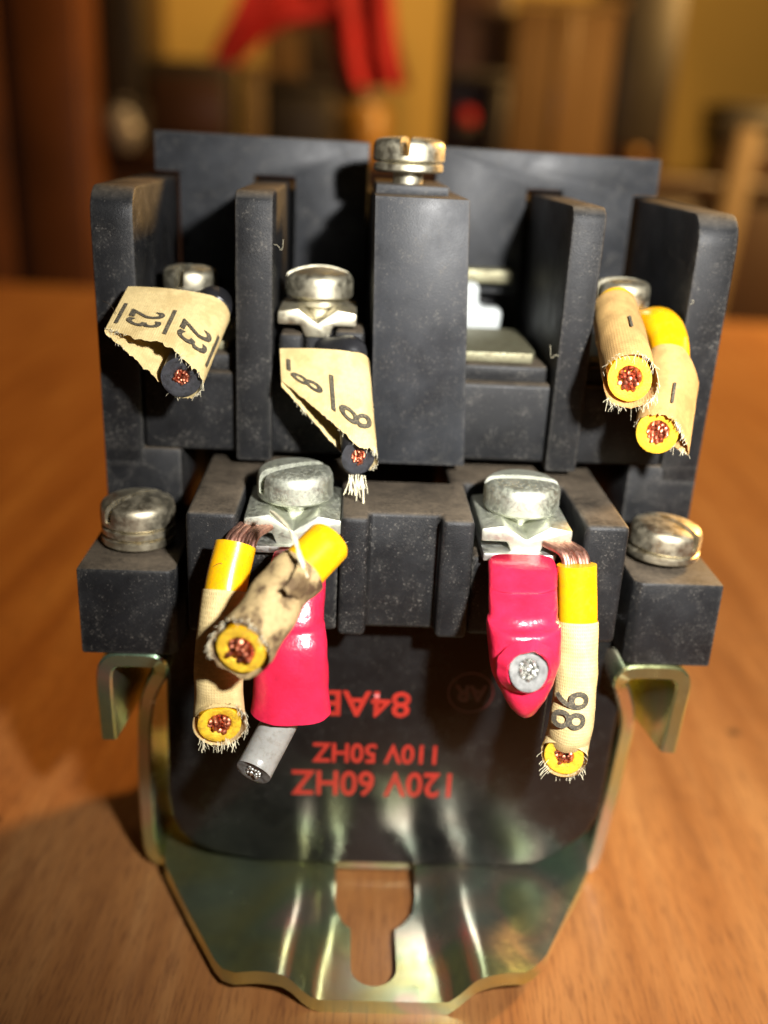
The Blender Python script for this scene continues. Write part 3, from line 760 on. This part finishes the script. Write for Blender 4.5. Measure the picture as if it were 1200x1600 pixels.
tube(bm, smooth_path([B + V((0.4, -0.3, -2.2)), B + V((0.6, -0.4, -3.4)), B + V((0.7, -0.5, -5.2))], 5), 0.1, 6)
finish('frayed_tuft', bm, M['thread'], w, kind='stuff')

# 3, 4: yellow wires, upper right
B = V((20.29,-10.00,60.03)); A = V((20.99,-1.00,63.58))
w = empty('cut_wire', A, 'left one of the two cut yellow wires in the upper right terminal, tan sleeve', 'wire', GRP)
wire_stub(w, [A + V((0.6, 4, 1.5)), A, B], 2.05, M['yellow'], M['yellow_cut'], face(B) + (B - A).normalized() * 0.6, 1.05, M['copper'])
fr = sleeve(w, 'marker_sleeve', M['cloth_tan'], [A + (A - B) * 0.32, A, (A + B) / 2, B + (B - A) * 0.03], (2.35, 2.55), face(B) + (B - A).normalized() * 0.6, 0.2, 0.2, nthreads=60)
def on_tube(c, t, up, r, lift=0.08):
    t = V(t).normalized(); up = V(up); up = (up - t * up.dot(t)).normalized(); sd = t.cross(up)
    def f(x, y):
        a = y / r
        return V(c) + t * x + (up * math.cos(a) + sd * math.sin(a)) * (r + lift)
    return f
bm = bmesh.new(); f = on_tube((A + B) / 2, B - A, (0.1, -0.3, 1), 2.66)
R = [[bm.verts.new(f(-2.2 + 0.25 * k, y)) for y in (-0.14, 0.14)] for k in range(9)]
for a, b2 in zip(R, R[1:]): bm.faces.new([a[0], a[1], b2[1], b2[0]])
finish('marker_underline', bm, M['ink'], w, smooth=0)

B = V((23.73,-10.00,54.83)); A = V((26.16,-3.00,60.76)); A0 = V((26.03,0.50,63.26))
w = empty('cut_wire', A, 'right one of the two upper right cut wires, yellow bend showing above its cream sleeve', 'wire', GRP)
wire_stub(w, [A0 + V((-1.0, 4, -0.8)), A0, A, B], 2.0, M['yellow'], M['yellow_cut'], face(B) + (B - A).normalized() * 0.9, 1.0, M['copper'])
S, tp, N = loop_strip(w, 'cloth_marker', M['cloth_tan'], A, B, 2.2, A + V((3.0, -1.2, -2.2)), B + V((2.2, 0.4, -3.6)), wrapdir=1, fray=0.035, front=lambda h, s: -0.5)
bm = bmesh.new(); f = on_tube((A + B) / 2, B - A, (0.1, -1, 0.6), 2.45)
R = [[bm.verts.new(f(0.2 + 0.25 * k, y)) for y in (-0.13, 0.13)] for k in range(11)]
for a, b2 in zip(R, R[1:]): bm.faces.new([a[0], a[1], b2[1], b2[0]])
finish('marker_underline', bm, M['ink'], tp, smooth=0)

def bare_strands(root, p0, p1, spread0, spread1, r, mat, n=9, sag=(0, 0, 0)):
    bm = bmesh.new()
    p0, p1 = V(p0), V(p1); s0, s1 = V(spread0), V(spread1)
    for k in range(n):
        q = (k + 0.5) / n - 0.5
        j = V((0, random.uniform(-1, 1) * 0.35, 0))
        a, b2 = p0 + s0 * q + j, p1 + s1 * q + j * 0.8
        mid = (a + b2) / 2 + V(sag) * (0.7 + 0.6 * abs(q)) + V((0, random.uniform(-.1, .1), random.uniform(-.1, .1)))
        tube(bm, smooth_path([a, mid, b2], 6), r, 8)
    finish('bare_strands', bm, mat, root, smooth=60)

# 5: yellow wire, lower left terminal, cream sleeve
P0, P1, P2, P3 = V((-16.47,-17.00,44.40)), V((-17.14,-19.50,40.78)), V((-17.41,-22.50,34.79)), V((-17.08,-25.00,30.17))
w = empty('cut_wire', P0, 'cut yellow wire hanging straight from the lower left terminal in a long cream sleeve', 'wire', GRP)
pth, ct = bent([P0, P1, P2, P3], 0.5, 2.2)
wire_stub(w, pth, 1.95, M['yellow'], M['yellow_cut'], ct, 0.95, M['copper'], stick=0.5)
bare_strands(w, (-14.84,-13.00,44.91), P0 + V((0.2, 0, -1.2)), (3.4, 0.6, 0.0), (2.6, 0, 0.9), 0.34, M['copper_dull'], 9, (-0.4, -0.3, 0.6))
sleeve(w, 'marker_sleeve', M['cloth'], [P1 + (P1 - P2) * 0.02] + pth[2:], (2.15, 2.4), ct, 0.45, 0.18, nthreads=34)
bm = bmesh.new()
threads(bm, [(P3 + V((random.uniform(-1.8, 1.6), -0.6, -1.6 + random.uniform(-.4, .4))), V((random.uniform(-.3, .3), -0.3, -1))) for _ in range(22)], 0.035, 0.2, 0.7, 0.1)
finish('frayed_tuft', bm, M['thread'], w, kind='stuff')

# 6: short dirty taped wire lying across
P0, P1, P2 = V((-7.20,-21.00,47.42)), V((-11.58,-25.50,43.87)), V((-14.62,-29.50,40.37))
w = empty('cut_wire', P1, 'short cut yellow wire slanting across the left red sleeve in a grimy torn cloth wrap', 'wire', GRP)
pth, ct = bent([P0, P1, P2], 0.42, 2.2)
wire_stub(w, pth, 2.1, M['yellow'], M['yellow_cut'], ct, 1.1, M['copper'], round0=True, stick=0.6)
Q = P0 + (P1 - P0) * 0.62
sleeve(w, 'cloth_wrap', M['cloth_dirty'], [Q] + pth[1:], (2.3, 2.65), ct, 0.5, 0.22, rough=0.14, nthreads=70, tl=(0.12, 0.5))
# torn flap and pulled thread
bm = bmesh.new(); uvl = bm.loops.layers.uv.new('UVMap')
fl = [[V((-10.00,-25.60,47.35)), V((-10.53,-28.00,46.27)), V((-11.36,-28.80,45.87))], [V((-9.53,-26.40,47.02)), V((-9.94,-28.30,46.26)), V((-10.83,-28.80,45.20))], [V((-9.19,-26.20,45.89)), V((-9.46,-27.00,45.25)), V((-10.06,-27.50,44.35))], [V((-9.05,-25.40,44.93)), V((-9.39,-25.80,44.03)), V((-9.89,-26.30,43.17))]]
R = [[bm.verts.new(p) for p in r_] for r_ in fl]
for a, b2 in zip(R, R[1:]):
    for k in range(2): bm.faces.new([a[k], a[k + 1], b2[k + 1], b2[k]])
bmesh.ops.subdivide_edges(bm, edges=bm.edges[:], cuts=3, use_grid_fill=True)
for x in bm.verts: x.co += V((mnoise.noise(x.co * 0.8), mnoise.noise(x.co * 0.7 + V((5, 0, 0))), mnoise.noise(x.co * 0.9))) * 0.25
bmesh.ops.solidify(bm, geom=bm.faces[:], thickness=0.2)
finish('torn_flap', bm, M['cloth_dirty'], w, smooth=60)
bm = bmesh.new()
for k in range(5):
    j = V((random.uniform(-.15, .15), random.uniform(-.15, .15), random.uniform(-.15, .15)))
    tube(bm, smooth_path([V((-13.03,-18.00,48.23)) + j, V((-11.63,-22.50,48.95)) + j, V((-10.57,-25.40,48.76)) - j, V((-9.99,-26.80,47.65)) + j, V((-9.49,-26.80,46.04)) - j], 6), 0.11, 6)
finish('pulled_thread', bm, M['thread'], w)

# 7: grey wire in a red crimp sleeve, lower left terminal
def loft(bm, secs, segs=40, e=2.0, cap0=True, cap1=True):
    """secs: (centre, half width vector, half depth vector, exponent)"""
    rings = []
    for c, u, v_, ex in secs:
        c, u, v_ = V(c), V(u), V(v_); ring = []
        for k in range(segs):
            a = 2 * math.pi * k / segs; ca_, sa_ = math.cos(a), math.sin(a)
            ring.append(c + u * math.copysign(abs(ca_) ** (2 / ex), ca_) + v_ * math.copysign(abs(sa_) ** (2 / ex), sa_))
        rings.append(ring)
    n = 4; R = []
    for i in range(len(rings) - 1):
        p = [rings[max(0, i - 1)], rings[i], rings[i + 1], rings[min(len(rings) - 1, i + 2)]]
        for q in range(n):
            t = q / n
            R.append([0.5 * ((2 * b2) + (c - a) * t + (2 * a - 5 * b2 + 4 * c - d) * t * t + (3 * b2 - a - 3 * c + d) * t ** 3) for a, b2, c, d in zip(*p)])
    R.append(rings[-1])
    for i, r_ in enumerate(R):
        c_ = sum(r_, V((0, 0, 0))) / len(r_)
        for k, p in enumerate(r_): r_[k] = p + (p - c_).normalized() * (0.16 * mnoise.noise(p * 0.45) + 0.07 * mnoise.noise(p * 1.3))
    rings_to_mesh(bm, R, cap0, cap1); return rings
C7 = V((-11.13,-18.00,35.18))
w = empty('cut_wire', C7, 'cut grey wire hanging slanted below the left red crimp sleeve', 'wire', GRP)
bm = bmesh.new()
secs = [(V((-10.67,-16.50,43.35)), (2.3, 0, 0), (0, 1.5, 0), 3), (V((-10.73,-17.20,42.21)), (2.6, 0, 0), (0, 1.9, 0.1), 2.8), (V((-10.97,-18.60,39.90)), (3.0, 0, 0), (0, 2.2, 0.2), 2.6),
        (V((-11.02,-19.50,38.55)), (3.05, 0, 0), (0, 2.1, 0.2), 2.5), (V((-10.98,-19.90,37.90)), (3.1, 0, 0), (0, 1.9, 0.2), 2.5), (V((-10.93,-20.50,36.55)), (3.25, 0, 0.05), (0, 2.2, 0.2), 2.4),
        (V((-10.91,-21.10,33.51)), (3.5, 0, 0.05), (0, 2.35, 0.3), 2.3), (V((-10.85,-21.50,31.13)), (3.6, 0, 0.05), (0, 2.35, 0.3), 2.3), (V((-10.88,-21.80,29.93)), (3.72, 0, 0.05), (0, 2.4, 0.3), 2.3)]
loft(bm, secs, cap1=False)
uu, dd = secs[-1][1], secs[-1][2]
bmesh.ops.solidify(bm, geom=bm.faces[:], thickness=0.35)
finish('red_crimp_sleeve', bm, M['red'], w, smooth=60)
pth, ct = bent([(-10.48,-21.00,32.09), (-11.71,-21.80,28.92), (-14.13,-24.00,24.40)], 0.3, 2.0)
wire_stub(w, pth, 1.72, M['grey_ins'], M['grey_cut'], ct, 0.72, M['tin'], stick=0.2)
bm = bmesh.new(); prism_xy(bm, [(-10.8, -15.2), (-8.4, -15.2), (-7.9, -5), (-11.5, -5)], 41.6, 42.3)
finish('spade_tongue', bm, M['tin'], w, bevel=0.12)

# 8: grey wire in a red crimp sleeve cut short, lower right terminal
C8 = V((10.90,-18.00,38.67))
w = empty('cut_wire', C8, 'cut grey wire flush in the torn tip of the right red crimp sleeve', 'wire', GRP)
bm = bmesh.new()
secs = [(V((10.70,-16.00,43.30)), (3.0, 0, 0), (0, 1.5, 0.1), 3.2), (V((10.65,-16.50,43.06)), (3.2, 0, 0.1), (0, 2.0, 0.2), 3), (V((10.50,-17.90,42.30)), (3.15, 0, 0.1), (0, 2.3, 0.2), 2.8), (V((10.42,-18.60,41.96)), (3.1, 0, 0.1), (0, 1.75, 0.2), 2.7),
        (V((10.34,-19.90,41.27)), (3.1, 0, 0.1), (0, 2.75, 0.3), 2.6), (V((10.21,-21.10,40.56)), (3.1, 0, 0.1), (0, 2.25, 0.3), 2.6), (V((10.11,-21.90,40.24)), (3.12, 0, 0.1), (0, 1.85, 0.3), 2.6),
        (V((10.13,-22.00,39.91)), (3.3, 0, 0.1), (0, 2.6, 0.3), 2.5), (V((10.26,-22.50,38.34)), (3.3, 0, 0.1), (0, 2.6, 0.3), 2.4), (V((10.36,-23.10,36.37)), (3.15, 0, 0.1), (0, 2.6, 0.4), 2.2),
        (V((10.48,-23.50,34.60)), (2.5, 0, 0.1), (0, 2.3, 0.5), 2.1), (V((10.64,-23.80,33.10)), (1.7, 0, 0.1), (0, 1.7, 0.5), 2.0), (V((10.80,-23.90,31.94)), (0.9, 0, 0.1), (0, 0.9, 0.4), 2.0), (V((10.82,-23.90,31.66)), (0.4, 0, 0.05), (0, 0.5, 0.2), 2.0)]
loft(bm, secs)
finish('red_crimp_sleeve', bm, M['red'], w, smooth=60)
E8 = V((10.16,-26.20,37.31))
wire_stub(w, [E8 + V((-0.2, 4.0, 0.2)), E8 + V((-0.1, 2.0, 0.1)), E8], 1.72, M['grey_ins'], M['grey_cut'], (0.05, -1, 0.42), 0.82, M['tin'], stick=0.35)
# torn lip of the sleeve round the cut
bm = bmesh.new(); fr = frames([E8 + V((0, 0.35, -0.1)), E8 + V((0, -0.4, -0.05))]); p_, t_, u_, w_ = fr[0]
R = []
for i, (rr, d) in enumerate(((2.7, -0.5), (2.3, 0.0), (1.95, 0.45), (1.8, 0.3), (1.76, -0.6))):
    R.append([p_ + t_ * (d + 0.18 * mnoise.noise(V((k * 0.55, i * 0.4, 2)))) + (u_ * math.cos(6.28318 * k / 44) + w_ * math.sin(6.28318 * k / 44)) * rr * (1 + 0.07 * mnoise.noise(V((k * 0.4, 9, i * .3)))) for k in range(44)])
rings_to_mesh(bm, R, False, False); bmesh.ops.solidify(bm, geom=bm.faces[:], thickness=0.12)
finish('torn_lip', bm, M['red'], w, smooth=60)

# 9: yellow wire with marker 98, lower right terminal
P0, P1, P2, P3, P4 = V((15.64,-17.00,43.59)), V((16.05,-18.30,38.31)), V((16.25,-19.80,32.91)), V((16.01,-21.00,28.67)), V((15.48,-22.00,25.56))
w = empty('cut_wire', P0, 'cut yellow wire beside the right red sleeve, cream marker sleeve reading 98', 'wire', GRP)
pth, ct = bent([P0, P1, P2, P3, P4], 0.6, 2.2)
wire_stub(w, pth, 1.88, M['yellow'], M['yellow_cut'], ct, 0.85, M['copper'], stick=0.4)
bare_strands(w, (14.22,-13.50,44.30), P0 + V((0.2, 0, -1.0)), (2.6, 1.5, 0.0), (2.2, 0, 0.0), 0.36, M['copper_dull'], 8, (0.5, -0.6, 0.7))
sleeve(w, 'marker_sleeve', M['cloth'], [P1 + (P1 - P2) * 0.02] + pth[2:-1] + [pth[-1] - (pth[-1] - pth[-2]).normalized() * 0.45], (1.98, 2.25), ct, 0.5, 0.17, nthreads=34)
c_ = V((15.03,-20.80,29.95)); t_ = P4 - P2
def sl(c, t, up, r):
    g = on_tube(c, t, up, r, 0.12)
    return lambda x, y: g(x, -y)
ax = V((15.74,-20.40,30.43))
print_on('marker_print', '98', 4.6, sl(ax, t_, (-0.28, -1, 0.25), 2.3), M['ink'], w, 0.05, 0.3, 0.85)
bm = bmesh.new(); f = sl(ax, t_, (-0.28, -1, 0.25), 2.3)
R = [[bm.verts.new(f(-1.0 + 0.45 * k, y)) for y in (-2.6, -2.3)] for k in range(11)]
for a, b2 in zip(R, R[1:]): bm.faces.new([a[0], a[1], b2[1], b2[0]])
finish('marker_underline', bm, M['ink'], w, smooth=0)
bm = bmesh.new()
threads(bm, [(P4 + V((sx * random.uniform(1.3, 2.3), -0.3, random.uniform(-1.8, 0.8))), V((sx * 0.7, -0.2, -0.7))) for sx in (-1, 1) for _ in range(11)], 0.025, 0.2, 0.8, 0.3)
finish('frayed_tuft', bm, M['thread'], w, kind='stuff')

# lint and hairs caught on the edges of the housing
bm = bmesh.new()
for (x, y, z) in ((-14.4, -0.6, 70), (-14.5, -0.7, 64), (-18.2, -0.7, 52), (-4.5, -0.8, 66), (4.9, -0.7, 58), (15.3, -0.7, 60), (18.5, -0.6, 57), (21.0, -14.2, 45), (-21.0, -14.2, 40), (-6.0, -14.2, 44), (5.0, -14.2, 45), (-28.6, 0.3, 68), (28.6, 0.3, 66), (-10, -12, 46.6), (12, -3, 46.6), (-24, 0.8, 52)):
    for _ in range(random.choice((0, 0, 1))):
        p = V((x, y, z)); d = V((random.uniform(-1, 1), random.uniform(-1, -0.1), random.uniform(-1, 1)))
        tube(bm, smooth_path([p, p + d * 0.4, p + d * 0.7 + V((random.uniform(-.5, .5), -0.1, random.uniform(-.5, .5))), p + d * 0.8 + V((random.uniform(-.9, .9), -0.1, random.uniform(-.9, .9)))], 5), 0.011, 5)
finish('lint', bm, M['thread'], ctr, kind='stuff')
bm = bmesh.new()
for pts in ([(-17.11,-19.60,42.76), (-17.47,-19.80,43.79), (-18.39,-19.50,42.99), (-17.77,-19.90,42.23), (-17.02,-20.40,41.54), (-16.44,-20.40,42.07)], [(-9.06,-4.50,57.39), (-8.24,-4.60,57.71), (-7.46,-4.80,57.66), (-7.07,-5.00,57.59)], [(-30.76,-4.00,64.27), (-29.80,-5.00,64.09), (-28.99,-6.00,63.43)]):
    tube(bm, smooth_path(pts, 5), 0.028, 5)
finish('dark_lint', bm, M['hair'], ctr, kind='stuff')

# ================================================================== BACKGROUND ROOM
def bbox(name, x0, x1, y0, y1, z0, z1, mat, parent, bevel=4):
    bm = bmesh.new(); box(bm, x0, x1, y0, y1, z0, z1); return finish(name, bm, mat, parent, bevel=bevel)
sb = empty('sideboard', (60, 1250, -740), 'low dark brown sideboard along the far wall behind the table', 'sideboard')
bbox('body', -460, 700, 1110, 1480, -740, 40, M['dark_wood'], sb)
bbox('top', -475, 715, 1090, 1490, 40.5, 58, M['dark_wood'], sb)
for k in range(4): 
    d_ = bbox('door', -450 + 288 * k, -176 + 288 * k, 1092, 1109.5, -700, 30, M['dark_wood'], sb)
    bbox('handle', -200 + 288 * k, -190 + 288 * k, 1078, 1091.5, -200, -120, M['black_bg'], d_)

wd = empty('wardrobe', (-560, 1200, -740), 'tall reddish brown wooden wardrobe at the far left', 'wardrobe')
bbox('body', -700, -296, 1042, 1500, -740, 900, M['red_wood'], wd)
bbox('door', -690, -385, 1020, 1041, -700, 880, M['red_wood'], wd)
bbox('door', -372, -300, 1020, 1041, -700, 880, M['red_wood'], wd)
bbox('side_rail', -388, -369, 1026, 1040, -700, 880, M['dark_wood'], wd)

sp = empty('speaker', (-275, 1120, 58), 'tall narrow black speaker standing beside the wardrobe', 'speaker')
bbox('cabinet', -294, -252, 1085, 1200, 110, 420, M['black_bg'], sp)
bbox('foot', -300, -246, 1080, 1205, 58.5, 109, M['black_bg'], sp)
vs_ = empty('vase', (-285, 1040, 58), 'small grey blue vase in front of the black speaker', 'vase')
bm = bmesh.new(); lathe(bm, [(0, 0), (16, 0), (23, 12), (24, 24), (17, 40), (9, 48), (11, 54), (8, 54), (6, 48), (0, 40)], (-272, 1092, 58.4), 32); finish('body', bm, M['blue_glass'], vs_)

rd = empty('radio', (-205, 1160, 58), 'black radio with a dark grille on the sideboard, left of the red fabric', 'radio')
bbox('case', -252, -152, 1110, 1200, 58.5, 158, M['black_bg'], rd, 8)
bbox('grille', -244, -160, 1104, 1109, 75, 140, M['dark_wood'], rd, 2)

# red cloth draped over a leaning frame
cl = empty('red_cloth', (-60, 1290, 58), 'bright red fabric draped like a tent over a small tan box', 'cloth')
def curtain(name, Lc, Rc):
    bm = bmesh.new(); Lp, Rp = smooth_path(Lc, 5), smooth_path(Rc, 5); R = []
    for i, (a, b2) in enumerate(zip(Lp, Rp)):
        R.append([bm.verts.new(a.lerp(b2, j / 10) + V((0, 9 * math.sin(j * 1.3 + i * 0.15), 3 * mnoise.noise(V((i * .3, j * .5, 3)))))) for j in range(11)])
    for a, b2 in zip(R, R[1:]):
        for j in range(10): bm.faces.new([a[j], a[j + 1], b2[j + 1], b2[j]])
    bmesh.ops.solidify(bm, geom=bm.faces[:], thickness=3)
    finish(name, bm, M['red_fabric'], cl, smooth=60)
curtain('left_fold', [(-132.03,1190.00,283.23), (-150.88,1190.00,235.82), (-174.00,1190.00,193.77), (-193.82,1190.00,152.28)], [(-12.84,1190.00,289.38), (-21.74,1190.00,222.00), (-109.12,1190.00,198.39), (-161.43,1190.00,151.03)])
curtain('right_fold', [(-72.25,1185.00,285.50), (-55.99,1185.00,226.51), (-39.69,1185.00,186.16), (-24.31,1185.00,138.94)], [(25.90,1185.00,290.57), (31.94,1185.00,230.95), (40.20,1185.00,190.12), (55.16,1185.00,144.24)])
bx = empty('small_box', (-80, 1230, 58), 'dull tan box standing under the red fabric', 'box')
bbox('body', -122, -12, 1215, 1310, 58.5, 214, M['beige'], bx)
bbox('lid', -124, -78, 1208, 1214.5, 150, 212, M['card'], bx)
bt = empty('black_case', (-90, 1130, 58), 'low black case on the sideboard in front of the tan box', 'case')
bbox('body', -113, -34, 1112, 1190, 58.5, 132, M['black_bg'], bt, 6); bbox('lid', -114, -38, 1110, 1192, 132.5, 142, M['black_bg'], bt, 3)
pb = empty('pale_block', (-140, 1130, 58), 'tan upright block left of the low black case', 'block')
bbox('body', -141, -115, 1115, 1150, 58.5, 148, M['beige'], pb); bbox('cap', -143, -113, 1113, 1152, 149, 156, M['card'], pb, 2)
jr = empty('jar', (0, 1130, 58), 'amber jar with a pale lid behind the centre screw of the contactor', 'jar')
bm = bmesh.new(); lathe(bm, [(0, 0), (27, 0), (29, 4), (29, 52), (24, 60), (20, 64), (0, 64)], (2, 1128, 58.5), 32); finish('glass', bm, M['amber'], jr)
bm = bmesh.new(); lathe(bm, [(0, 64.3), (22, 64.3), (22, 78), (0, 78)], (2, 1128, 58.5), 32); finish('lid', bm, M['beige'], jr)

st = empty('wooden_stand', (120, 1160, 58), 'dark brown stand with a small red lamp, left of the cardboard box', 'stand')
bbox('back', 92, 166, 1150, 1190, 58.5, 420, M['dark_wood'], st); bbox('shelf', 90, 168, 1112, 1149, 150, 162, M['black_bg'], st); bbox('post', 148, 166, 1112, 1149, 58.5, 149, M['black_bg'], st)
bm = bmesh.new(); lathe(bm, [(0, 0), (10, 0), (12, 6), (9, 14), (0, 17)], (121, 1128, 106), 24); finish('red_lamp', bm, M['red_fabric'], st)
bbox('lamp_bracket', 112, 130, 1115, 1140, 92, 105.5, M['black_bg'], st, 2)

cb = empty('cardboard_box', (230, 1190, 58), 'brown cardboard box standing on the sideboard right of centre', 'box')
bbox('carton', 170, 288, 1120, 1260, 58.5, 232, M['card'], cb); bbox('top_flap', 166, 292, 1112, 1119, 233, 241, M['card'], cb, 1); bbox('packing_tape', 222, 238, 1116, 1119.5, 60, 230, M['tape'], cb, 0.5)
pc = empty('tall_dark_case', (325, 1190, 58), 'tall dark brown case between the cardboard box and the right stretch of wall', 'case')
bbox('body', 290, 366, 1132, 1280, 58.5, 330, M['dark_wood'], pc, 6); bbox('front_panel', 296, 360, 1126, 1131, 90, 320, M['black_bg'], pc, 2); bbox('drawer_knob', 318, 332, 1108, 1125, 74, 88, M['amber'], pc, 4)
bk = empty('black_box', (460, 1170, 58), 'flat black box on the sideboard at the far right', 'box')
bbox('body', 424, 520, 1112, 1200, 100, 134, M['black_bg'], bk, 4); bbox('lid', 422, 522, 1110, 1202, 134.5, 142, M['black_bg'], bk, 3); bbox('foot', 430, 514, 1120, 1196, 58.5, 99.5, M['dark_wood'], bk, 3)
lp = empty('wooden_chair', (420, 950, -740), 'brown wooden chair with a leaning back post at the right, before the sideboard', 'chair')
bm = bmesh.new(); hexa(bm, [(325, 945, -740), (352, 945, -740), (352, 972, -740), (325, 972, -740)], [(396, 985, 112), (423, 985, 112), (423, 1008, 112), (396, 1008, 112)]); finish('back_post', bm, M['beige'], lp, bevel=4)
bm = bmesh.new(); hexa(bm, [(660, 945, -740), (687, 945, -740), (687, 972, -740), (660, 972, -740)], [(720, 985, 112), (747, 985, 112), (747, 1008, 112), (720, 1008, 112)]); finish('back_post', bm, M['beige'], lp, bevel=4)
bbox('seat', 330, 720, 560, 960, -320, -296, M['beige'], lp)

scene.render.engine = 'CYCLES'
scene.cycles.use_denoising = True
scene.cycles.max_bounces = 8
scene.cycles.sample_clamp_indirect = 6
